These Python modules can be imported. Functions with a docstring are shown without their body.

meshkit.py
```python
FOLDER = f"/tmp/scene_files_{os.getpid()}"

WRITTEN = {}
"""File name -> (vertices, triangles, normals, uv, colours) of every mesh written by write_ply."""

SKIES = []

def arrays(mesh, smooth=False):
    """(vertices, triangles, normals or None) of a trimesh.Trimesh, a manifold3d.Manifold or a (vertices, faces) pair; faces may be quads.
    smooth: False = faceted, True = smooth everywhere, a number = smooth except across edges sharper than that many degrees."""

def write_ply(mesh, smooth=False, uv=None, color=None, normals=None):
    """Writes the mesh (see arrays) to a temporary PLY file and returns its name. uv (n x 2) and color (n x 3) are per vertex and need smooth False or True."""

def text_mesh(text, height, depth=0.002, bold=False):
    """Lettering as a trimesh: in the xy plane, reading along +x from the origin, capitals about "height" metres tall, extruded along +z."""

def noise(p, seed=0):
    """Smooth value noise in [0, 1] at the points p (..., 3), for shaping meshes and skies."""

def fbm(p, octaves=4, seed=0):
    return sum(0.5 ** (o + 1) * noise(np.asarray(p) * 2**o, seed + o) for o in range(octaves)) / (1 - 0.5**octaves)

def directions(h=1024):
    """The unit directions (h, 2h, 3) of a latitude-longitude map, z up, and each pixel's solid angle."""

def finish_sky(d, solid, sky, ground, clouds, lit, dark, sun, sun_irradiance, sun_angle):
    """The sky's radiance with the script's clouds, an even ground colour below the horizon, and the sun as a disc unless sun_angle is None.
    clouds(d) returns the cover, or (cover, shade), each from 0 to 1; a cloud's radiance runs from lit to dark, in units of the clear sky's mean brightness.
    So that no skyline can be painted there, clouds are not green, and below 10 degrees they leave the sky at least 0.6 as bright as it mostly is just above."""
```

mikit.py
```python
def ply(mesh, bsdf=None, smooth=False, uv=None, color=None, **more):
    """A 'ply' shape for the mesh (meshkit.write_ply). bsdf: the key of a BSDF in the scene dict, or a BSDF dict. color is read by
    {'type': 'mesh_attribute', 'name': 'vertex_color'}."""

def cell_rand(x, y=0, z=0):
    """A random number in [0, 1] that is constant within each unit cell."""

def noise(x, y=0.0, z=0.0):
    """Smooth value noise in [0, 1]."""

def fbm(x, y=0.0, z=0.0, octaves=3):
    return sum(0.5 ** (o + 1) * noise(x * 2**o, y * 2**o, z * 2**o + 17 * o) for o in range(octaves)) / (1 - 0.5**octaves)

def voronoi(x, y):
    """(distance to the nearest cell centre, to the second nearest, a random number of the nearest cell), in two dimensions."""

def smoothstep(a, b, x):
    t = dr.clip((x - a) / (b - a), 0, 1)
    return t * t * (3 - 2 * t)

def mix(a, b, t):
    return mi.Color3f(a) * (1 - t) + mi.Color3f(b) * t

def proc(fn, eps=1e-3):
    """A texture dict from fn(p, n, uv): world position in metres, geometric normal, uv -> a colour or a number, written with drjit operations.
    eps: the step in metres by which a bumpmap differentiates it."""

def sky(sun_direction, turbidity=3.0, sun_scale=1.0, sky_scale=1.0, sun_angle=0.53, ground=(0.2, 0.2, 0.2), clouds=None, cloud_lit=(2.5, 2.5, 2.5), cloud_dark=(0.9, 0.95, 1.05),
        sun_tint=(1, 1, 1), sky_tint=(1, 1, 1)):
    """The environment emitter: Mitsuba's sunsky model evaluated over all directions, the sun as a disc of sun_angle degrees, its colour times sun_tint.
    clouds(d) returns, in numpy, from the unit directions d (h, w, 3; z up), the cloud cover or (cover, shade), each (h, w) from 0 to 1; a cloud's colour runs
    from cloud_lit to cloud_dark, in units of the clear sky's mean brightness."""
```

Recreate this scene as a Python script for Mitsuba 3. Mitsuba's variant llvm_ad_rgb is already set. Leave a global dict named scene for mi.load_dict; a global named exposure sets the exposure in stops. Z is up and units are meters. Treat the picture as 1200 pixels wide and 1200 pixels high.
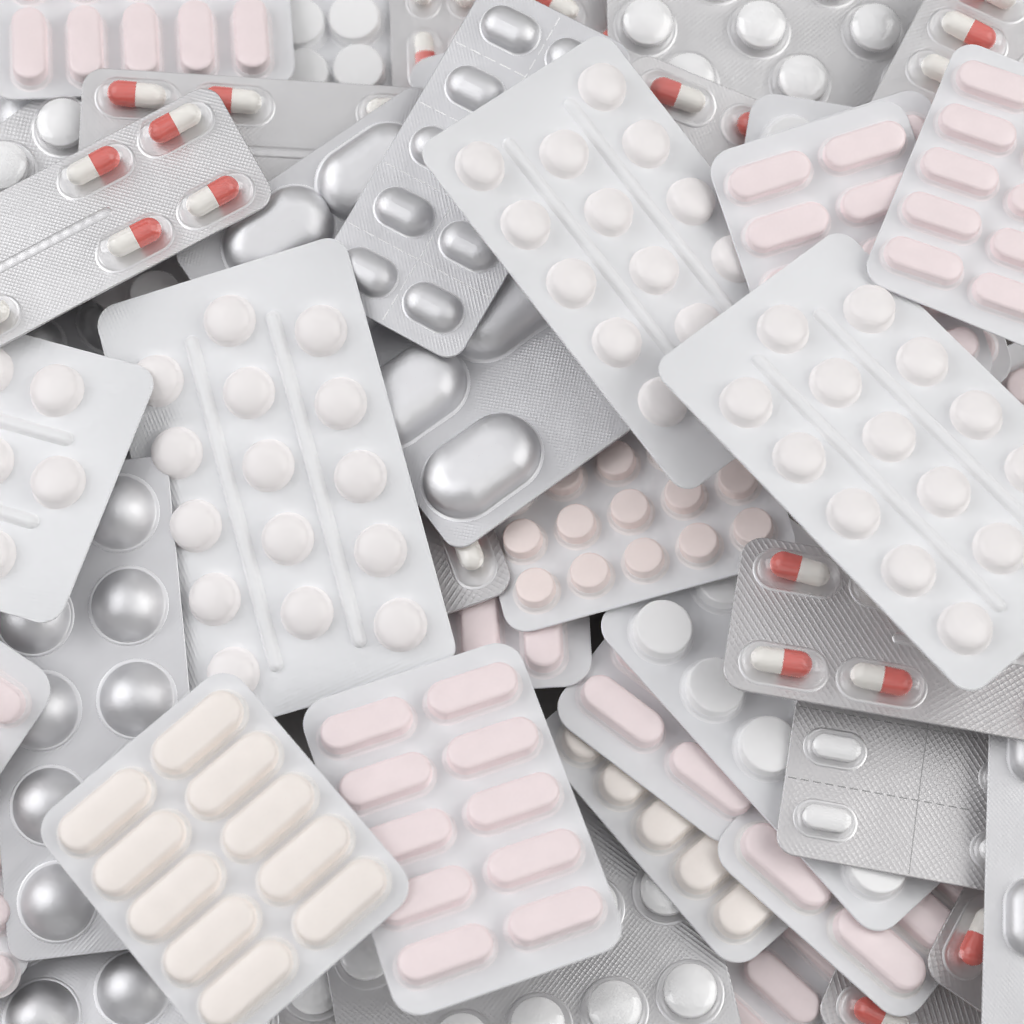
import math, random
import numpy as np
import drjit as dr
import mitsuba as mi
import meshkit, mikit
from mikit import noise, fbm, smoothstep

U = 0.000185                      # one modelling unit in metres
scene, labels = {}, {}

# ---------------------------------------------------------------- camera, lamps, exposure
T = mi.ScalarTransform4f
TILT, DIST, AIM = math.radians(14), 2700 * U, [0, 0, 100 * U]
eye = [0, -DIST * math.sin(TILT), DIST * math.cos(TILT) + AIM[2]]
scene['camera'] = {'type': 'thinlens', 'fov': 2 * math.degrees(math.atan(600 / 2700)), 'fov_axis': 'x',
                   'to_world': T().look_at(origin=eye, target=AIM, up=[0, 1, 0]),
                   'aperture_radius': 0.0035, 'focus_distance': DIST - 30 * U, 'near_clip': 0.05, 'far_clip': 20.0}
exposure = 0.36


def softbox(key, pos, target, w, h, power, label):
    """A studio softbox: glowing diffuser in the mouth of a black cloth shell."""
    m = T().look_at(origin=pos, target=target, up=[0, 0.02, 1] if abs(pos[0]) + abs(pos[1]) > 0.5 else [0, 1, 0])
    v = np.array([[-w, -h, 0], [w, -h, 0], [w, h, 0], [-w, h, 0]], float) / 2
    scene[key + '__diffuser'] = {**mikit.ply((v, np.array([[0, 1, 2], [0, 2, 3]])), 'lamp_cloth'), 'to_world': m,
                                 'emitter': {'type': 'area', 'radiance': {'type': 'rgb', 'value': power}}}
    a, b = v * 1.04 + [0, 0, 0.02], v * 0.25 + [0, 0, -0.35]
    f = [[i, (i + 1) % 4, 4 + (i + 1) % 4, 4 + i] for i in range(4)] + [[4, 5, 6, 7]]
    scene[key + '__shell'] = {**mikit.ply((np.vstack([a, b]), np.array(f)), 'lamp_cloth'), 'to_world': m}
    labels[key] = {'label': label, 'category': 'lamp'}


softbox('softbox_lamp', [-0.98, 0.22, 0.85], [0, 0, 0], 1.25, 1.1, [1.95, 1.95, 1.98], 'softbox lamp with a black shell standing left of the pile')
softbox('softbox_lamp_001', [0.98, 0.05, 0.90], [0, 0, 0], 1.25, 1.1, [1.95, 1.94, 1.92], 'softbox lamp with a black shell standing right of the pile')
softbox('overhead_lamp', [0.0, 0.30, 1.40], [0, 0.1, 0], 1.5, 1.5, [0.60, 0.60, 0.61], 'large overhead softbox lamp hanging above the pile')

# ---------------------------------------------------------------- materials


def plastic(c, rough=0.4, spec=0.5, coat=0.0):
    return {'type': 'twosided', 'b': {'type': 'principled', 'base_color': mikit.proc(c) if callable(c) else {'type': 'rgb', 'value': list(c)}, 'roughness': rough, 'specular': spec, 'clearcoat': coat, 'clearcoat_gloss': 0.85}}


def mottled(c):
    """A pressed pill's own unevenness of colour."""
    def fn(p, n, uv):
        k = 0.972 + 0.04 * noise(p.x / (16 * U), p.y / (16 * U), p.z / (16 * U)) + 0.018 * noise(p.x / (2.4 * U), p.y / (2.4 * U), p.z / (2.4 * U))
        return mi.Color3f(*c) * k
    return fn


def metal(c, rough, coat=0.0, metallic=1.0):
    return {'type': 'twosided', 'b': {'type': 'principled', 'base_color': {'type': 'rgb', 'value': list(c)}, 'roughness': rough, 'metallic': metallic, 'clearcoat': coat, 'clearcoat_gloss': 0.9}}


def knurl(pitch, amp, ang, second=1.0, fine=0.0, sharp=1):
    """Relief of a pressed foil: two families of ridges crossing, a height in metres; uv is the place on the sheet in metres."""
    p, a = pitch * U, math.radians(ang)
    c, s = math.cos(a), math.sin(a)

    def fn(pos, n, uv):
        x, y = uv[0] * c + uv[1] * s, uv[1] * c - uv[0] * s
        k = 0.55 + 0.9 * noise(uv[0] / (90 * U) + 7.3, uv[1] / (90 * U) + 2.1)

        def ridge(t):
            w = 0.5 + 0.5 * dr.cos(t * (2 * math.pi / p))
            return w * w if sharp == 1 else w * w * w * w
        h = (ridge(x) + second * ridge(y)) * k
        return h * (amp * U) + (noise(uv[0] / (26 * U), uv[1] / (26 * U)) - 0.5) * (fine * U)
    return mikit.proc(fn, eps=0.00002)


def _dents(pos, n, uv):
    x, y, z = pos.x / U, pos.y / U, pos.z / U
    return ((noise(x / 11, y / 11, z / 11) - 0.5) * 0.26 + (noise(x / 4.5, y / 4.5, z / 4.5) - 0.5) * 0.06) * U


dents = mikit.proc(_dents, eps=0.0001)


def bumped(inner, tex):
    b = {'type': 'bumpmap', 'nested_texture': tex, 'scale': 1.0, 'bsdf': inner['b']}
    return {'type': 'twosided', 'b': b}


scene['lamp_cloth'] = plastic((0.03, 0.03, 0.03), 0.8, 0.2)
WHITE = (0.795, 0.803, 0.815)
scene['white_ribbed'] = bumped(plastic(WHITE, 0.38), knurl(4.4, 0.48, 8, 0.5, 0.5))
scene['white_smooth'] = bumped(plastic((0.735, 0.74, 0.755), 0.32), knurl(60, 0.0, 0, 0.0, 1.0))
scene['white_pocket'] = plastic((0.86, 0.83, 0.822), 0.32)
scene['white_rib'] = plastic((0.80, 0.805, 0.812), 0.36)
scene['foil_fine'] = bumped(metal((0.70, 0.70, 0.715), 0.50, 0.3, 0.85), knurl(4.0, 0.17, 42, 0.7, 0.5))
scene['foil_soft'] = bumped(metal((0.70, 0.695, 0.70), 0.50, 0.4, 0.85), knurl(4.3, 0.19, 44, 0.9, 0.5))
scene['foil_mid'] = bumped(metal((0.68, 0.675, 0.68), 0.48, 0.5, 0.85), knurl(4.8, 0.24, 40, 0.8, 0.5))
scene['foil_coarse'] = bumped(metal((0.62, 0.61, 0.615), 0.47, 0.5, 0.85), knurl(6.0, 0.32, 40, 0.45, 0.5, 2))
scene['silver_pocket'] = bumped(metal((0.91, 0.91, 0.925), 0.56), dents)
scene['silver_oval'] = bumped(metal((0.92, 0.92, 0.935), 0.53), dents)
scene['clear_film'] = {'type': 'thindielectric', 'int_ior': 1.47}
scene['foil_clear'] = metal((0.72, 0.715, 0.72), 0.40, 0.8, 0.85)
scene['pink_film'] = plastic((0.80, 0.765, 0.772), 0.26)
scene['rose_film'] = plastic((0.80, 0.765, 0.755), 0.28)
scene['cream_film'] = plastic((0.80, 0.785, 0.77), 0.26)
scene['white_film'] = plastic((0.80, 0.80, 0.81), 0.28)
scene['pink_pill'] = plastic(mottled((0.85, 0.738, 0.742)), 0.28, 0.5, 0.5)
scene['rose_pill'] = plastic(mottled((0.845, 0.738, 0.708)), 0.35, 0.5, 0.3)
scene['cream_pill'] = plastic(mottled((0.86, 0.80, 0.752)), 0.28, 0.5, 0.5)
scene['white_pill'] = plastic((0.86, 0.86, 0.86), 0.35)
scene['gloss_pill'] = plastic((0.91, 0.91, 0.91), 0.25)
scene['capsule_red'] = plastic((0.73, 0.16, 0.135), 0.20, 0.5)
scene['capsule_white'] = plastic((0.89, 0.87, 0.82), 0.18, 0.5)
scene['slit_dark'] = plastic((0.30, 0.30, 0.30), 0.5)
scene['slit_light'] = plastic((0.85, 0.85, 0.85), 0.4)
scene['table_grey'] = plastic((0.20, 0.19, 0.185), 0.6, 0.3)

# white foam boards that throw light back from the far and the near side
for k, (yy, lab) in enumerate([(1.15, 'white foam reflector board standing beyond the pile'), (-1.05, 'white foam reflector board standing on the near side of the pile')]):
    key = 'reflector_board' + (f'_{k:03d}' if k else '')
    scene[key] = {'type': 'cube', 'to_world': T().translate([0, yy, 0.5]).scale([1.0, 0.005, 0.5]), 'bsdf': {'type': 'ref', 'id': 'white_pill'}}
    labels[key] = {'label': lab, 'category': 'reflector board'}

# ---------------------------------------------------------------- the surface below
v = np.array([[-0.6, -0.6, -0.03], [0.6, -0.6, -0.03], [0.6, 0.6, -0.03], [-0.6, 0.6, -0.03], [-0.6, -0.6, 0], [0.6, -0.6, 0], [0.6, 0.6, 0], [-0.6, 0.6, 0]])
scene['tabletop'] = mikit.ply((v, np.array([[3, 2, 1, 0], [4, 5, 6, 7], [0, 1, 5, 4], [1, 2, 6, 5], [2, 3, 7, 6], [3, 0, 4, 7]])), 'table_grey')
labels['tabletop'] = {'label': 'dark grey tabletop under the pile of blister packs', 'category': 'tabletop', 'kind': 'structure'}

# ---------------------------------------------------------------- shapes, in units, before the pack's own warp


def stadium(a, rings, n=40, squash=None):
    """Lofted dome over a stadium of half straight length a along x: rings = [(radius, z)], closed on top."""
    t = (np.arange(n) + 0.5) / n * 2 * np.pi
    side = np.where(np.cos(t) >= 0, a, -a)
    vs = [np.stack([side + max(r, 0.01) * np.cos(t), max(r, 0.01) * np.sin(t), np.full(n, z)], 1) for r, z in rings]
    i, m = np.arange(n), len(rings)
    f = [np.stack([k * n + i, k * n + (i + 1) % n, (k + 1) * n + (i + 1) % n, (k + 1) * n + i], 1) for k in range(m - 1)]
    v, f = np.vstack(vs), np.vstack(f)
    top = np.array([[-a, 0, rings[-1][1]], [a, 0, rings[-1][1]]])
    return v, f


def arc(r0, z0, r1, z1, n=6):
    """Quarter ellipse from the upright at (r0, z0) to the level at (r1, z1)."""
    q = np.linspace(0, np.pi / 2, n)
    return [(r1 + (r0 - r1) * math.cos(x), z0 + (z1 - z0) * math.sin(x)) for x in q]


def skirt(r, up, w=5.0):
    """Foot of a pocket: from flat on the sheet, a soft fillet up to the wall at radius r and height up."""
    return [(r + w, 0.05), (r + w * 0.6, 0.35), (r + w * 0.35, 0.9), (r + w * 0.15, up * 0.4), (r, up)]


def dome(r, h, w=5.0, wall=0.45, flat=0.25, n=8, foot=3.0):
    return skirt(r, foot, w) + [(r - 0.8, h * wall)] + arc(r - 0.8, h * wall, r * flat, h, n)[1:] + [(r * flat * 0.5, h + 0.15), (0.0, h + 0.2)]


def film(rings):
    """Clear film keeps a hair above the foil it is sealed to."""
    r0 = rings[4][0]
    return [(r0 + 0.7, 2.4)] + [(r, max(z, 3.5)) for r, z in rings[4:]]


def ball(r, h, w=4.0, n=12):
    """A dome that is part of a sphere, with a small pressed ring at its foot."""
    q = np.linspace(0.06, 1, n)
    R = (r * r + h * h) / (2 * h)
    th = math.asin(min(1, r / R)) if h <= r else math.pi - math.asin(r / R)
    return [(r + w, 0.05), (r + w * 0.7, 0.7), (r + w * 0.35, 0.8), (r + 0.4, 0.4)] + [(R * math.sin(th * (1 - x)), R * math.cos(th * (1 - x)) - (R - h)) for x in q]


def tablet_rings(r, h, z0, crown=0.35, edge=1.6):
    """A pill with crowned faces: band of height (1-crown)h between."""
    c = h * crown * 0.5
    lo = [(r * (1 - x), z0 + c * (1 - x) ** 0 * 0) for x in ()]
    rings = [(0.0, z0), (r * 0.6, z0 + c * 0.36), (r - edge, z0 + c), (r, z0 + c + edge * 0.6)]
    rings += [(r, z0 + h - c - edge * 0.6), (r - 0.35 * edge, z0 + h - c - 0.15 * edge), (r - edge, z0 + h - c + 0.12 * edge)]
    for q in (0.85, 0.7, 0.5, 0.3, 0.12, 0.0):
        rings.append((r * q * (1 - edge / r), z0 + h - c * q * q))
    return rings


def pill_rings(r, h, edge, draft=1.0):
    """A pill that fills its pocket: wall leaning in a little, rounded shoulder, almost flat face."""
    rings = [(r - 1.2, 0.3), (r, 2.0), (r - draft, h - edge)]
    rings += [(r - draft - edge * (1 - math.cos(q)), h - edge + edge * 0.80 * math.sin(q)) for q in np.linspace(0, np.pi / 2, 6)[1:]]
    rt, zt = rings[-1]
    return rings + [(rt * q, zt + (h - 0.1 - zt) * (1 - q * q)) for q in (0.8, 0.55, 0.3, 0.1, 0.0)]


def half_capsule(L, r, sign, z):
    prof = [(0.0, r)] + [(L / 2 - r, r)] + [(L / 2 - r + r * math.sin(q), r * math.cos(q)) for q in np.linspace(0, np.pi / 2, 9)[1:]]
    n = 24
    t = np.arange(n) / n * 2 * np.pi
    vs = [np.stack([np.full(n, x * sign), max(q, 0.02) * np.cos(t), z + max(q, 0.02) * np.sin(t)], 1) for x, q in prof]
    i = np.arange(n)
    f = np.vstack([np.stack([k * n + i, k * n + (i + 1) % n, (k + 1) * n + (i + 1) % n, (k + 1) * n + i], 1) for k in range(len(prof) - 1)])
    return np.vstack(vs), f if sign < 0 else f[:, ::-1]


def sheet(W, H, r, th, step=7.0):
    """Plate with rounded corners as a grid over its top, a bevel, an edge and an underside; (v, f, uv)."""
    ca = np.linspace(0, np.pi / 2, 8)
    ys = np.concatenate([-H / 2 + r - r * np.cos(ca), np.linspace(-H / 2 + r, H / 2 - r, max(2, int((H - 2 * r) / step)))[1:-1], H / 2 - r + r * np.sin(ca)])
    hw = np.where(np.abs(ys) > H / 2 - r, W / 2 - r + np.sqrt(np.maximum(0, r * r - (np.abs(ys) - (H / 2 - r)) ** 2)), W / 2)
    M = max(6, int(W / step))
    t = np.linspace(-1, 1, M)
    ins = 0.8

    def layer(z, shrink):
        s = np.array([1 - 2 * shrink / W, 1 - 2 * shrink / H])
        g = np.stack([t[None] * hw[:, None], np.repeat(ys[:, None], M, 1)], -1) * s
        return np.concatenate([g, np.full(g.shape[:2] + (1,), z)], -1).reshape(-1, 3)
    R = len(ys)
    j, i = np.meshgrid(np.arange(R - 1), np.arange(M - 1), indexing='ij')
    q = np.stack([j * M + i, j * M + i + 1, (j + 1) * M + i + 1, (j + 1) * M + i], -1).reshape(-1, 4)
    loop = np.concatenate([np.arange(M), (np.arange(1, R - 1)) * M + M - 1, (R - 1) * M + np.arange(M)[::-1], np.arange(R - 2, 0, -1) * M])
    top, mid, bot = layer(th, ins), layer(th - 0.6, 0.0), layer(0.0, 0.0)
    n, k = len(top), len(loop)
    ring = [top[loop], mid[loop], mid[loop], bot[loop]]
    i = np.arange(k)
    band = lambda a, b: np.stack([b + i, b + (i + 1) % k, a + (i + 1) % k, a + i], 1)  # noqa: E731
    b0 = n
    f = [q, band(b0, b0 + k), band(b0 + 2 * k, b0 + 3 * k), (q + b0 + 4 * k)[:, ::-1]]
    v = np.vstack([top, *ring, bot])
    uv = v[:, :2].copy()
    arcl = np.concatenate([[0], np.cumsum(np.linalg.norm(np.diff(mid[loop][:, :2], axis=0), axis=1))])
    uv[b0 + 2 * k:b0 + 4 * k] = np.stack([np.tile(arcl, 2), np.concatenate([mid[loop][:, 2], bot[loop][:, 2]])], 1)
    return v, np.vstack(f), uv


# ---------------------------------------------------------------- the kinds of pack
def kinds():
    K = {}
    K['A'] = dict(sheet='white_ribbed', r=26)
    K['B'] = dict(sheet='foil_fine', r=22)
    K['C'] = dict(sheet='foil_soft', r=26)
    K['N'] = dict(sheet='foil_soft', r=22)
    K['D'] = dict(sheet='foil_fine', r=24)
    K['D2'] = dict(sheet='foil_fine', r=20)
    K['E'] = dict(sheet='foil_fine', r=24)
    K['F'] = dict(sheet='white_smooth', r=32)
    K['G'] = dict(sheet='white_smooth', r=32)
    K['H'] = dict(sheet='white_smooth', r=30)
    K['I'] = dict(sheet='white_smooth', r=30)
    K['J'] = dict(sheet='foil_mid', r=26)
    K['JH'] = dict(sheet='foil_mid', r=32)
    K['K'] = dict(sheet='foil_coarse', r=24)
    return K


KINDS = kinds()
TH = 3.0


def rings_for(ty, rnd):
    """[(part name, material, half length a, rings)] of one pocket and its pill, standing on z = 0."""
    if ty == 'A':
        h = 22 + rnd.uniform(-0.8, 0.8)
        return [('pocket', 'white_pocket', 0, [(31.6, 0.05), (30.6, 0.9), (30.1, 2.6), (29.7, 5), (29.2, 8.5), (28.4, 11.5)] + arc(28.4, 11.5, 5, h, 9)[1:] + [(3, h + .15), (0, h + .2)])]
    if ty == 'B':
        return [('pocket', 'silver_pocket', 0, ball(42, 31, 5))]
    if ty == 'E':
        return [('pocket', 'silver_oval', 27, dome(47, 39, 5, 0.30, 0.30, 12))]
    if ty == 'D':
        return [('pocket', 'silver_pocket', 13, dome(23.5, 22, 3.5, 0.30, 0.06, 10))]
    if ty == 'D2':
        return [('pocket', 'silver_pocket', 14, dome(31, 26, 4, 0.40, 0.25, 10))]
    if ty in ('F', 'G', 'H', 'I'):
        a, r, h, edge, up = {'F': (32, 22.5, 25.5, 5.6, 5), 'G': (34.5, 25.2, 25.5, 7.0, 5), 'H': (0, 24.5, 24.0, 3.2, 6), 'I': (0, 34.5, 24.0, 3.0, 6)}[ty]
        tint = {'F': 'pink_film', 'G': 'cream_film', 'H': 'rose_film', 'I': 'white_film'}[ty]
        foot = [(r + 4.5, 0.05), (r + 3.2, 0.3), (r + 1.9, 0.8), (r + 0.9, 1.8), (r + 0.4, 3.4), (r + 0.1, up), (r - 0.4, up + 0.8), (r - 1.4, up + 1.2)]
        return [('pocket', tint, a, foot), ({'F': 'caplet', 'G': 'caplet'}.get(ty, 'tablet'), {'H': 'rose_pill', 'I': 'white_pill'}.get(ty), a, pill_rings(r - 0.6, h, edge, 1.2))]
    if ty in ('J', 'JH'):
        return [('pocket', 'clear_film', 0, film(dome(35, 29, 4.0, 0.55, 0.5, 8, 4))), ('tablet', 'gloss_pill', 0, tablet_rings(30.5, 26, 1.2, 0.62, 2.0))]
    if ty == 'K':
        return [('pocket', 'clear_film', 15, film(dome(19, 24, 3.5, 0.6, 0.4, 7, 4))), ('tablet', 'white_pill', 15, tablet_rings(13.5, 21, 1.0, 0.30, 1.8))]
    if ty in 'CN':
        return [('pocket', 'clear_film', 25, film(dome(21, 31, 3.5, 0.5, 0.25, 8, 4)))]


def build_pack(key, ty, c, rot, nrm, s, W, H, spots, label, category, group, pill=None, flips=None, foil=None, turn=0):
    seed = int(key.encode().hex(), 16) % (2 ** 31)
    rnd = random.Random(seed)
    n = np.array([nrm[0], nrm[1], 1.0]); n /= np.linalg.norm(n)
    x = np.array([math.cos(rot), math.sin(rot), 0]); x -= n * (x @ n); x /= np.linalg.norm(x)
    R = np.stack([x, np.cross(n, x), n], 1)
    M = np.eye(4); M[:3, :3] = R * s; M[:3, 3] = np.array(c) * U
    M = T(M.tolist())
    B = np.array(spots, float)
    off = np.array([rnd.uniform(0, 50), rnd.uniform(0, 50), rnd.uniform(0, 50)])
    rough = {'A': 1.6, 'F': 1.2, 'G': 1.2, 'H': 1.0, 'I': 1.2}.get(ty, 2.2)
    bend = rnd.uniform(-1.8, 2.8)

    def warp(v):
        p = np.stack([v[:, 0] / 130 + off[0], v[:, 1] / 130 + off[1], np.full(len(v), off[2])], 1)
        d = (meshkit.fbm(p, 2) - 0.5) * 2 * rough + bend * ((2 * v[:, 1] / H) ** 2 - 0.3)
        out = v.copy(); out[:, 2] += d
        return out * U

    def add(name, mesh, mat, smooth=True, uv=None):
        k, q = f'{key}__{name}', 0
        base = k
        while k in scene:
            q += 1
            k = f'{base}_{q:03d}'
        v, f = mesh
        scene[k] = {**mikit.ply((warp(v), f), mat, smooth=smooth, uv=uv), 'to_world': M}
        return k

    K = KINDS[ty]
    v, f, uv = sheet(W, H, K['r'], TH)
    foot = {'A': 31, 'B': 45, 'D': 25, 'H': 25, 'I': 35, 'J': 36, 'JH': 36}.get(ty)
    if foot:
        top = np.abs(v[:, 2] - TH) < 0.01
        for bx, by in B:
            d = np.hypot(v[:, 0] - bx, v[:, 1] - by) - foot - 9
            v[:, 2] -= np.where(top, 0.35 * np.exp(-(d / 6) ** 2), 0)
    add('sheet', (v, f), foil or K['sheet'], True, uv * U)
    for i, (bx, by) in enumerate(B):
        if ty in ('C', 'N', 'J', 'JH', 'K'):
            a, r = {'C': (25, 21), 'N': (25, 21), 'K': (15, 19)}.get(ty, (0, 35))
            v, f = stadium(a, [(r + 5.0, 0.05), (r + 3.8, 0.5), (r + 2.4, 0.7), (r + 1.0, 0.5), (r - 0.5, 0.25), (r * 0.5, 0.2), (0, 0.2)], 36)
            add('pocket_floor', (v + [bx, by, TH], f), 'foil_clear')
        for name, mat, a, rings in rings_for(ty, rnd):
            v, f = stadium(a, rings, 48 if ty in ('B', 'E') else 36)
            if name != 'pocket' and ty in 'JHK' and ty != 'H':
                ja, jx, jy = rnd.gauss(0, 0.012), rnd.uniform(-1, 1) * 0.9, rnd.uniform(-1, 1) * 0.9
                tx, ty_ = rnd.gauss(0, 0.012), rnd.gauss(0, 0.012)
                v = np.stack([v[:, 0] * math.cos(ja) - v[:, 1] * math.sin(ja) + jx, v[:, 0] * math.sin(ja) + v[:, 1] * math.cos(ja) + jy, v[:, 2] + np.where(v[:, 2] > 2, tx * v[:, 0] + ty_ * v[:, 1], 0)], 1)
            elif name == 'pocket' and ty in 'ABDE':
                w = meshkit.noise(np.stack([v[:, 0] / 14 + i * 7 + off[0], v[:, 1] / 14, v[:, 2] / 14], 1)) - 0.5
                amp = {'A': 0.9, 'B': 0.5, 'D': 0.6, 'E': 0.7}[ty]
                v[:, 2] += w * amp * np.clip(v[:, 2] / 8, 0, 1)
                if ty == 'A':
                    th = rnd.uniform(0, 6.3)
                    v[:, 2] += np.where(v[:, 2] > 6, 0.03 * (v[:, 0] * math.cos(th) + v[:, 1] * math.sin(th)), 0)
                    v[:, 0] += np.clip(v[:, 2] / 22, 0, 1) * rnd.uniform(-1, 1); v[:, 1] += np.clip(v[:, 2] / 22, 0, 1) * rnd.uniform(-1, 1)
            if turn:
                q = math.radians(turn)
                v = np.stack([v[:, 0] * math.cos(q) - v[:, 1] * math.sin(q), v[:, 0] * math.sin(q) + v[:, 1] * math.cos(q), v[:, 2]], 1)
            if ty == 'D2':
                v = np.stack([-v[:, 1], v[:, 0], v[:, 2]], 1)
            v = v + [bx, by, TH]
            add(name, (v, f), mat or pill)
        if ty in 'CN':
            sg = (flips or {}).get(i) or rnd.choice((-1, 1))
            ck = f'{key}__capsule' + (f'_{i:03d}' if i else '')
            ja, jx = rnd.gauss(0, 0.05), rnd.uniform(-4, 4)
            for nm, mat, L, r, sgn in (('red_cap', 'capsule_red', 66, 14.4, sg), ('white_body', 'capsule_white', 70, 13.7, -sg)):
                v, f = half_capsule(L, r, sgn, 15.6)
                v = np.stack([v[:, 0] * math.cos(ja) - v[:, 1] * math.sin(ja) + bx + jx, v[:, 0] * math.sin(ja) + v[:, 1] * math.cos(ja) + by, v[:, 2] + TH], 1)
                scene[f'{ck}__{nm}'] = {**mikit.ply((warp(v), f), mat, smooth=True), 'to_world': M}
    if ty == 'A':
        for gx in (-51, 51):
            # cut along the length so that the rib follows the sheet's warp
            pr = [(-9, 0.05), (-8.2, 0.7), (-7.4, 3.2), (-5.6, 6.4), (-2.8, 8.0), (0, 8.4), (2.8, 8.0), (5.6, 6.4), (7.4, 3.2), (8.2, 0.7), (9, 0.05)]
            L = 207.0
            ls = np.concatenate([[-L, -L + 2, -L + 5], np.linspace(-L + 9, L - 9, 40), [L - 5, L - 2, L]])
            sc = np.sqrt(np.clip(1 - ((np.abs(ls) - (L - 9)) / 9).clip(0) ** 2, 0.0004, 1))
            v = np.array([[gx + px * q, l - 8, TH + 0.04 + (pz - 0.05) * q] for l, q in zip(ls, sc) for px, pz in pr])
            m = len(pr)
            f = np.array([[a * m + b, a * m + b + 1, (a + 1) * m + b + 1, (a + 1) * m + b] for a in range(len(ls) - 1) for b in range(m - 1)])
            add('rib', (v, f), 'white_rib')
    if ty == 'C':
        pr = [(-7, 0.05), (-6, 0.6), (-4.2, 1.1), (-2, 1.35), (0, 1.4), (2, 1.35), (4.2, 1.1), (6, 0.6), (7, 0.05)]
        L = 80.0
        ls = np.linspace(-L, L, 90)
        sc = np.sqrt(np.clip(1 - ((np.abs(ls) - (L - 7)) / 7).clip(0) ** 2, 0.0004, 1)) * (1 - 0.07 * (1 + np.cos(ls * 2 * np.pi / 15)))
        v = np.array([[l, px * min(1, q * 1.1), TH + 0.04 + pz * q] for l, q in zip(ls, sc) for px, pz in pr])
        m = len(pr)
        f = np.array([[a * m + b, (a + 1) * m + b, (a + 1) * m + b + 1, a * m + b + 1] for a in range(len(ls) - 1) for b in range(m - 1)])
        add('rib', (v, f), 'foil_clear')
    if ty in 'DK':
        lines = []
        if ty == 'D':
            lines = [((0, -H / 2 + 6), (0, H / 2 - 6))] + [((-W / 2 + 5, y), (W / 2 - 5, y)) for y in (-130.5, -43.5, 43.5, 130.5)]
            dash, gap, mat = 15.0, 6.0, 'slit_light'
        else:
            lines = [((0, -H / 2 + 3), (0, H / 2 - 3))] + [((-W / 2 + 4, y), (W / 2 - 4, y)) for y in (-44, 44)]
            dash, gap, mat = 10.0, 5.0, 'slit_dark'
        vs, fs = [], []
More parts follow.
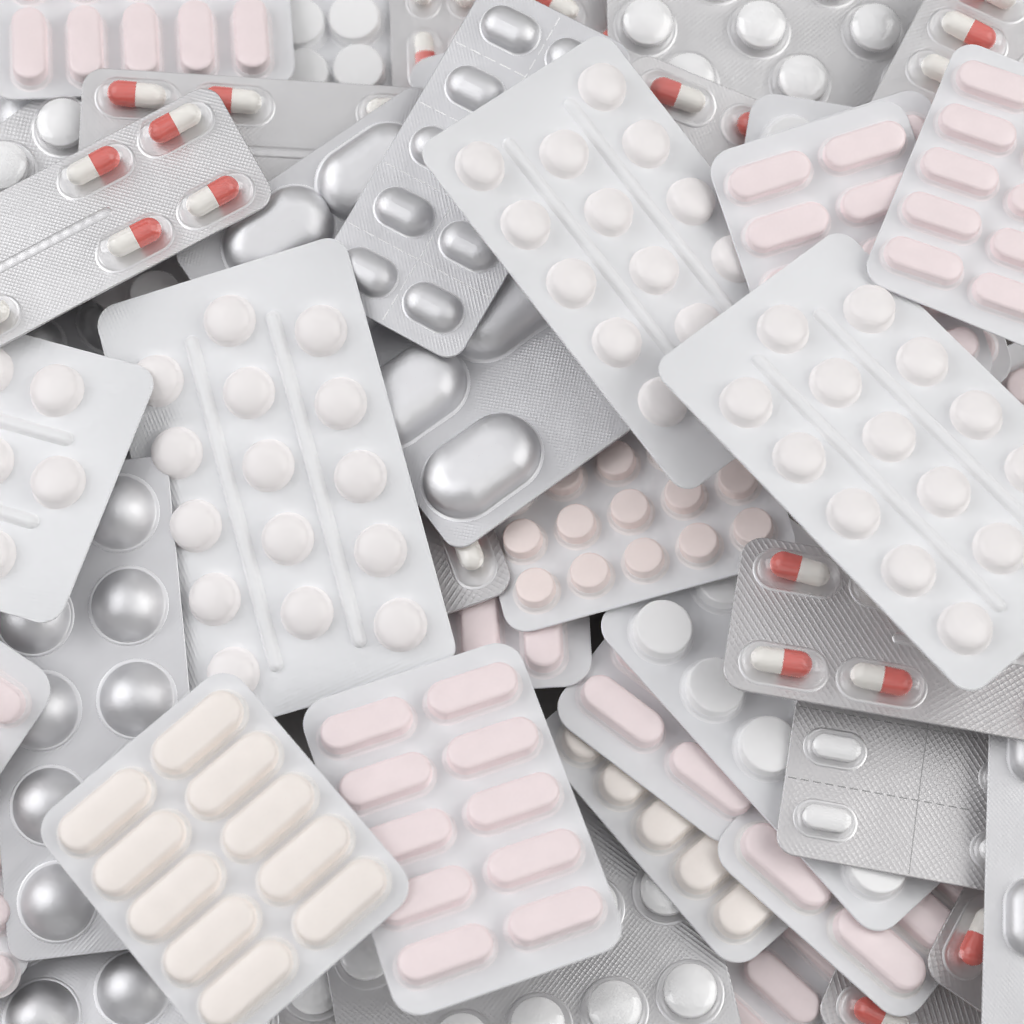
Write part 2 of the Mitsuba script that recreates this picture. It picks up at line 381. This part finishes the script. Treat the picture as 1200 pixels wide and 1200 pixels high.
        for q, (p0, p1) in enumerate(lines):
            p0, p1 = np.array(p0, float), np.array(p1, float)
            L = np.linalg.norm(p1 - p0); d = (p1 - p0) / L; e = np.array([-d[1], d[0]]) * 0.75
            t = 0.0
            solid = ty == 'K' and q == 0
            if solid:
                e = e * 0.7
            while t < L:
                t1 = min(L, t + dash)
                a, b = p0 + d * t, p0 + d * t1
                k = len(vs) * 8
                quad = [a - e, b - e, b + e, a + e]
                vs.append([[*w, TH - 0.5] for w in quad] + [[*w, TH + 0.35] for w in quad])
                fs += [[k + 4, k + 5, k + 6, k + 7], [k, k + 1, k + 5, k + 4], [k + 1, k + 2, k + 6, k + 5], [k + 2, k + 3, k + 7, k + 6], [k + 3, k, k + 4, k + 7]]
                t = t1 if solid else t1 + gap
        k = add('perforation', (np.array(vs).reshape(-1, 3), np.array(fs)), mat, False)
        labels[k] = {'kind': 'stuff'}
    labels[key] = {'label': label, 'category': category, 'group': group}


# ---------------------------------------------------------------- the pile, from the lowest pack to the topmost
SPOTS = {
    'A': [[-102, 158], [-102, 68], [-102, -22], [-102, -112], [-102, -202], [0, 202], [0, 112], [0, 22], [0, -68], [0, -158], [102, 158], [102, 68], [102, -22], [102, -112], [102, -202]],
    'B': [[-55, -218], [-55, -109], [-55, 0], [-55, 109], [-55, 218], [55, -218], [55, -109], [55, 0], [55, 109], [55, 218]],
    'C': [[-194, -55], [-194, 55], [-85, -55], [-85, 55], [85, -55], [85, 55], [194, -55], [194, 55]],
    'N': [[-58, -150], [-58, -90], [-58, -30], [-58, 30], [-58, 90], [-58, 150], [58, -150], [58, -90], [58, -30], [58, 30], [58, 90], [58, 150]],
    'D': [[-46, -174], [-46, -87], [-46, 0], [-46, 87], [-46, 174], [46, -174], [46, -87], [46, 0], [46, 87], [46, 174]],
    'D2': [[-75, -203], [-75, 0], [-75, 203], [75, -203], [75, 0], [75, 203]],
    'F': [[-63, -138], [-63, -69], [-63, 0], [-63, 69], [-63, 138], [63, -138], [63, -69], [63, 0], [63, 69], [63, 138]],
    'G': [[-67, -126], [-67, -63], [-67, 0], [-67, 63], [-67, 126], [67, -126], [67, -63], [67, 0], [67, 63], [67, 126]],
    'H': [[-132, -99], [-132, -33], [-132, 33], [-132, 99], [-66, -99], [-66, -33], [-66, 33], [-66, 99], [0, -99], [0, -33], [0, 33], [0, 99], [66, -99], [66, -33], [66, 33], [66, 99], [132, -99], [132, -33], [132, 33], [132, 99]],
    'I': [[-48, -176], [-48, -88], [-48, 0], [-48, 88], [-48, 176], [48, -176], [48, -88], [48, 0], [48, 88], [48, 176]],
    'J': [[-178, -61], [-178, 61], [-89, -61], [-89, 61], [0, -61], [0, 61], [89, -61], [89, 61], [178, -61], [178, 61]],
    'JH': [[-168, -70], [-25, -70], [118, -70], [-118, 0], [25, 0], [168, 0], [-168, 70], [-25, 70], [118, 70]],
    'K': [[-107, -88], [-107, 0], [-107, 88], [107, -88], [107, 0], [107, 88]],
}
GROUPS = {'A': 'white ribbed packs of round domed tablets', 'B': 'silver foil packs with round domes', 'C': 'foil packs of red and white capsules', 'D': 'silver foil packs with small oval domes', 'E': 'silver foil packs with big oval domes', 'F': 'white packs of pale pink oblong tablets', 'G': 'white packs of cream oblong tablets', 'H': 'white packs of pink round tablets', 'I': 'white packs of flat white round tablets', 'J': 'foil packs of round white tablets in clear pockets', 'K': 'embossed foil packs of small white oblong tablets'}

build_pack('silver_dome_blister_pack', 'B', [-507.8, 151.2, 6.0], 0.3559, [-0.0, -0.0], 0.9621, 232, 560, SPOTS['B'],
           'shadowed silver domed pack deep below the left capsule pack', 'blister pack', GROUPS['B'])
build_pack('clear_tablet_blister_pack', 'J', [-395.6, 325.3, 38.1], -0.7104, [0.0769, 0.1373], 0.9832, 456, 230, SPOTS['J'],
           'shadowed foil pack of clear pockets below the left capsule pack', 'blister pack', GROUPS['J'])
build_pack('silver_dome_blister_pack_001', 'B', [-678.4, 729.1, 22.4], 0.0747, [-0.0075, 0.0596], 0.9615, 232, 560, SPOTS['B'],
           'grey foil pack with one dome showing under the top left pink pack', 'blister pack', GROUPS['B'])
build_pack('clear_tablet_blister_pack_001', 'J', [-656.1, 332.6, 74.0], 0.6643, [-0.0267, 0.0157], 1.0213, 456, 230, SPOTS['J'],
           'foil pack of white tablets poking out behind the left capsule pack', 'blister pack', GROUPS['J'])
build_pack('flat_tablet_blister_pack', 'I', [-271.4, 660.9, 6.0], 0.0925, [-0.0, -0.0], 0.9795, 262, 380, [[-72.0, -72.0], [-72.0, 0.0], [-72.0, 72.0], [-72.0, 144.0], [0.0, -72.0], [0.0, 0.0], [0.0, 72.0], [0.0, 144.0], [72.0, -72.0], [72.0, 0.0], [72.0, 72.0], [72.0, 144.0]],
           'white pack of flat white tablets beside the top left pink pack', 'blister pack', GROUPS['I'])
build_pack('pink_caplet_blister_pack', 'F', [-467.8, 665.3, 60.3], -1.483, [0.0618, 0.1573], 0.9897, 262, 380, SPOTS['F'],
           'white pack with five upright pink tablets in the top left corner', 'blister pack', GROUPS['F'], pill='pink_pill')
build_pack('capsule_blister_pack', 'N', [17.9, 668.2, 9.7], -1.536, [0.0205, 0.0019], 0.8684, 250, 400, SPOTS['N'],
           'foil pack with one white and one red capsule end at the top', 'blister pack', GROUPS['C'], flips={0: -1, 1: -1, 6: 1, 7: -1})
build_pack('flat_tablet_blister_pack_001', 'I', [27.9, 392.0, 25.8], 0.2684, [0.0233, -0.079], 1.0123, 205, 472, SPOTS['I'],
           'blank rounded white pack corner behind the small oval silver pack', 'blister pack', GROUPS['I'])
build_pack('capsule_blister_pack_001', 'C', [234.1, 605.4, 34.2], -0.6155, [0.091, -0.0643], 0.9783, 520, 182, SPOTS['C'],
           'foil capsule pack at the top edge, right of the small oval silver pack', 'blister pack', GROUPS['C'], flips={0: -1, 2: -1})
build_pack('capsule_blister_pack_002', 'C', [-256.3, 453.4, 89.9], -0.0175, [0.1172, -0.0532], 1.0369, 520, 182, [[-194.0, -55.0], [-194.0, 55.0], [-85.0, -55.0], [-85.0, 55.0], [112.0, -55.0], [112.0, 55.0], [208.0, -55.0], [208.0, 55.0]],
           'foil capsule pack lying under the top left capsule pack', 'blister pack', GROUPS['C'], flips={1: -1, 3: -1, 5: 1})
build_pack('large_oval_blister_pack', 'E', [-193.9, 331.0, 106.5], 0.6302, [0.0892, -0.1657], 0.9397, 390, 250, [[-70.0, 60.0], [75.0, 60.0], [-70.0, -60.0], [75.0, -60.0]],
           'silver pack of big oval domes between capsule pack and small oval pack', 'blister pack', GROUPS['E'])
build_pack('clear_tablet_blister_pack_002', 'JH', [334.3, 630.2, 64.0], 0.0133, [0.091, -0.0643], 1.0069, 430, 250, [[-168.0, 0.0], [-25.0, 0.0], [118.0, 0.0], [-117.0, -70.0], [24.0, -70.0], [165.0, -70.0], [-77.0, 70.0], [69.0, 70.0]],
           'embossed foil pack of round white tablets at the top right', 'blister pack', GROUPS['J'])
build_pack('flat_tablet_blister_pack_002', 'I', [812.7, 767.5, 6.0], -1.2217, [-0.0, -0.0], 1.0, 205, 472, SPOTS['I'],
           'plain white pack at the far top right edge', 'blister pack', GROUPS['I'])
build_pack('capsule_blister_pack_003', 'C', [364.9, 403.2, 59.9], -0.3766, [0.084, -0.2021], 1.0286, 520, 182, SPOTS['C'],
           'foil capsule pack right of the upper white ribbed pack', 'blister pack', GROUPS['C'], flips={1: -1, 3: -1})
build_pack('flat_tablet_blister_pack_003', 'I', [355.7, 278.8, 68.9], -0.1652, [0.0298, -0.2422], 0.9969, 205, 472, SPOTS['I'],
           'light grey pack corner behind the four-tablet pink pack', 'blister pack', GROUPS['I'])
build_pack('capsule_blister_pack_004', 'N', [563.3, 475.1, 139.0], -0.4822, [0.0046, -0.0236], 1.018, 250, 420, SPOTS['N'],
           'foil pack with a column of white capsule ends at the upper right', 'blister pack', GROUPS['C'], flips={0: 1, 1: 1, 2: 1, 3: 1, 4: 1, 5: -1})
build_pack('capsule_blister_pack_005', 'C', [843.6, 232.3, 6.0], 0.4106, [-0.0, -0.0], 1.0, 520, 182, SPOTS['C'],
           'dark foil sliver with a red capsule at the right edge', 'blister pack', GROUPS['C'], flips={1: -1}, foil='foil_coarse')
build_pack('pink_caplet_blister_pack_001', 'F', [753.2, 80.8, 36.1], 0.442, [0.0686, -0.1449], 1.0, 262, 380, SPOTS['F'],
           'white pack with a pink tip at the right edge below the upper pink pack', 'blister pack', GROUPS['F'], pill='pink_pill')
build_pack('pink_caplet_blister_pack_002', 'F', [421.7, 288.8, 150.0], 0.3112, [-0.1377, -0.3026], 0.9541, 262, 380, SPOTS['F'],
           'shaded pink tablet pack wedged between ribbed pack and right pink pack', 'blister pack', GROUPS['F'], pill='pink_pill')
build_pack('pink_caplet_blister_pack_003', 'F', [266.5, -500.9, 6.0], -0.7519, [-0.0, -0.0], 0.9589, 262, 380, SPOTS['F'],
           'shaded pink tablet pack at the bottom under the cream pack', 'blister pack', GROUPS['F'], pill='pink_pill')
build_pack('capsule_blister_pack_006', 'C', [615.7, -608.9, 21.4], -0.4376, [0.0539, -0.0252], 1.0, 520, 182, SPOTS['C'],
           'dark foil pack with a red capsule tip at the bottom edge', 'blister pack', GROUPS['C'], flips={0: -1}, foil='foil_coarse')
build_pack('clear_tablet_blister_pack_003', 'J', [-361.7, -674.3, 6.0], 0.4442, [-0.0, -0.0], 1.0, 456, 230, SPOTS['J'],
           'deep shadowed foil pack between the cream pack and the bottom foil pack', 'blister pack', GROUPS['J'], foil='foil_coarse')
build_pack('clear_tablet_blister_pack_004', 'J', [18.0, -530.8, 46.6], 0.2095, [-0.0398, 0.1872], 0.9806, 456, 440, SPOTS['J'],
           'dark embossed foil pack of white tablets along the bottom edge', 'blister pack', GROUPS['J'], foil='foil_mid')
build_pack('silver_dome_blister_pack_002', 'B', [-452.5, -663.0, 41.5], 0.3036, [-0.0532, 0.1117], 0.9842, 232, 560, SPOTS['B'],
           'dark silver domed pack in the bottom left, lowest of the left ones', 'blister pack', GROUPS['B'])
build_pack('pink_caplet_blister_pack_004', 'F', [-688.0, -405.0, 34.0], 0.089, [-0.0695, 0.135], 0.9922, 262, 300, SPOTS['F'],
           'white pack corner at the bottom left edge', 'blister pack', GROUPS['F'], pill='pink_pill')
build_pack('cream_caplet_blister_pack', 'G', [246.5, -300.0, 39.4], 0.704, [0.1325, 0.1467], 1.05, 285, 343, SPOTS['G'],
           'half hidden cream tablet pack under the pink pack at lower right', 'blister pack', GROUPS['G'], pill='cream_pill')
build_pack('pink_caplet_blister_pack_005', 'F', [257.9, -167.2, 54.8], -0.6489, [0.1325, 0.1467], 1.0097, 262, 380, SPOTS['F'],
           'pink pack with two tablets showing, on top of the half hidden cream pack', 'blister pack', GROUPS['F'], pill='pink_pill')
build_pack('pink_caplet_blister_pack_006', 'G', [441.5, -364.9, 61.0], -0.7223, [0.1654, 0.1217], 1.022, 285, 343, SPOTS['G'],
           'lower right pink pack with two large tablets near the bottom edge', 'blister pack', GROUPS['F'], pill='pink_pill')
build_pack('capsule_blister_pack_007', 'C', [666.6, -353.4, 57.1], 0.9978, [0.2325, 0.0004], 1.0168, 520, 182, SPOTS['C'],
           'dark foil pack with one slanted red and white capsule at lower right', 'blister pack', GROUPS['C'], flips={1: -1}, foil='foil_coarse')
build_pack('pink_caplet_blister_pack_007', 'F', [-111.5, -81.5, 50.7], 1.6281, [-0.0737, 0.2402], 1.0557, 262, 380, SPOTS['F'],
           'partly covered pack with two upright pink tablets near the centre', 'blister pack', GROUPS['F'], pill='pink_pill')
build_pack('flat_tablet_blister_pack_004', 'I', [324.3, -250.3, 98.8], 0.7146, [0.1399, 0.1442], 1.0159, 205, 472, SPOTS['I'],
           'white pack with a diagonal row of flat white tablets at right of centre', 'blister pack', GROUPS['I'])
build_pack('pink_tablet_blister_pack', 'H', [132.2, 27.9, 94.8], 0.2382, [-0.1398, 0.1823], 0.9849, 354, 290, SPOTS['H'],
           'white pack of round pink tablets near the centre', 'blister pack', GROUPS['H'])
build_pack('capsule_blister_pack_008', 'C', [-131.4, 18.4, 67.3], -1.2358, [-0.1339, 0.1842], 1.0349, 300, 182, [[84.0, 55.0], [84.0, -55.0], [-25.0, 55.0], [-25.0, -55.0]],
           'dark foil pack corner with a white capsule tip near the centre', 'blister pack', GROUPS['C'], flips={0: -1, 1: -1}, foil='foil_coarse')
build_pack('large_oval_blister_pack_001', 'E', [15.6, 181.2, 115.7], 0.6302, [-0.0948, 0.0848], 0.9879, 418, 300, [[-121.0, -80.0], [-138.0, 47.0], [16.0, 69.0]],
           'silver pack with three big oval domes in the centre', 'blister pack', GROUPS['E'])
build_pack('small_oval_blister_pack', 'D', [-46.7, 402.8, 167.0], -0.5191, [-0.1062, -0.0563], 0.9787, 208, 444, SPOTS['D'],
           'silver pack of small oval domes with perforated lines at upper centre', 'blister pack', GROUPS['D'])
build_pack('oblong_tablet_blister_pack', 'K', [461.2, -302.7, 138.9], -0.1762, [0.0238, 0.0311], 0.9304, 324, 273, SPOTS['K'],
           'embossed foil pack with two small white oblong tablets at the right', 'blister pack', GROUPS['K'])
build_pack('white_dome_blister_pack', 'A', [-277.5, 27.6, 125.5], 0.2705, [-0.1395, -0.1301], 0.9936, 315, 528, SPOTS['A'],
           'large white ribbed pack of fifteen domed tablets left of centre', 'blister pack', GROUPS['A'])
build_pack('white_dome_blister_pack_001', 'A', [149.4, 272.9, 216.0], -2.4778, [0.3055, 0.061], 0.9421, 315, 528, SPOTS['A'],
           'white ribbed pack of domed tablets at upper centre right', 'blister pack', GROUPS['A'])
build_pack('pink_caplet_blister_pack_008', 'F', [391.0, 265.3, 207.5], 0.317, [0.014, -0.1288], 0.9195, 262, 380, SPOTS['F'],
           'pink pack with four tablets showing, behind two white packs at upper right', 'blister pack', GROUPS['F'], pill='pink_pill')
build_pack('small_oval_blister_pack_001', 'D2', [645.8, -367.9, 170.2], -0.0772, [-0.0009, 0.0057], 0.9298, 262, 620, [[-75.0, 82.0], [-75.0, -121.0], [75.0, 82.0], [75.0, -121.0]],
           'silver pack cut by the right edge at the lower right', 'blister pack', GROUPS['D'])
build_pack('capsule_blister_pack_009', 'C', [502.6, -181.9, 190.4], -0.1823, [0.0076, 0.115], 1.0002, 520, 182, [[-194.0, -55.0], [-194.0, 55.0], [-85.0, -55.0], [-85.0, 55.0], [122.0, -55.0], [122.0, 55.0], [212.0, -55.0], [212.0, 55.0]],
           'foil capsule pack with three red and white capsules at the right', 'blister pack', GROUPS['C'], flips={0: 1, 1: -1, 2: 1, 3: 1, 4: -1}, foil='foil_coarse')
build_pack('white_dome_blister_pack_002', 'A', [428.2, 22.8, 278.1], 0.7128, [0.0941, 0.1973], 0.9511, 315, 528, SPOTS['A'],
           'white ribbed pack of domed tablets at right, above the capsule pack', 'blister pack', GROUPS['A'])
build_pack('pink_caplet_blister_pack_009', 'F', [560.7, 340.8, 242.0], -0.4031, [0.0429, -0.004], 0.8542, 262, 380, SPOTS['F'],
           'pink pack with a slanted column of five tablets in the upper right', 'blister pack', GROUPS['F'], pill='pink_pill', turn=4)
build_pack('silver_dome_blister_pack_003', 'B', [-486.0, -227.1, 92.4], 0.117, [-0.0212, -0.0879], 1.002, 232, 560, SPOTS['B'],
           'long silver pack with two columns of round domes at the left', 'blister pack', GROUPS['B'])
build_pack('white_dome_blister_pack_003', 'A', [-717.2, 84.7, 119.2], -1.8868, [-0.1314, 0.0938], 1.0319, 315, 528, SPOTS['A'],
           'white ribbed pack cut by the left edge', 'blister pack', GROUPS['A'])
build_pack('pink_caplet_blister_pack_010', 'F', [-733.2, -293.8, 110.6], -0.5976, [-0.0344, -0.1897], 1.0363, 262, 380, SPOTS['F'],
           'white pack corner with a pink tip at the left edge', 'blister pack', GROUPS['F'], pill='pink_pill')
build_pack('capsule_blister_pack_010', 'C', [-543.6, 318.1, 148.3], 0.4993, [-0.0774, 0.0509], 0.9873, 520, 182, [[-212.0, -55.0], [-212.0, 55.0], [-120.0, -55.0], [-120.0, 55.0], [85.0, -55.0], [85.0, 55.0], [194.0, -55.0], [194.0, 55.0]],
           'foil capsule pack with four red and white capsules at the upper left', 'blister pack', GROUPS['C'], flips={2: -1, 4: 1, 5: 1, 6: 1, 7: -1})
build_pack('pink_caplet_blister_pack_011', 'F', [-57.8, -372.2, 175.2], 0.3447, [0.0039, 0.2006], 0.993, 262, 380, SPOTS['F'],
           'white pack of ten pink oblong tablets at bottom centre', 'blister pack', GROUPS['F'], pill='pink_pill')
build_pack('cream_caplet_blister_pack_001', 'G', [-311.5, -413.5, 213.0], 0.7161, [-0.0485, 0.0543], 0.9724, 285, 343, SPOTS['G'],
           'white pack of ten cream oblong tablets at the bottom left', 'blister pack', GROUPS['G'], pill='cream_pill')
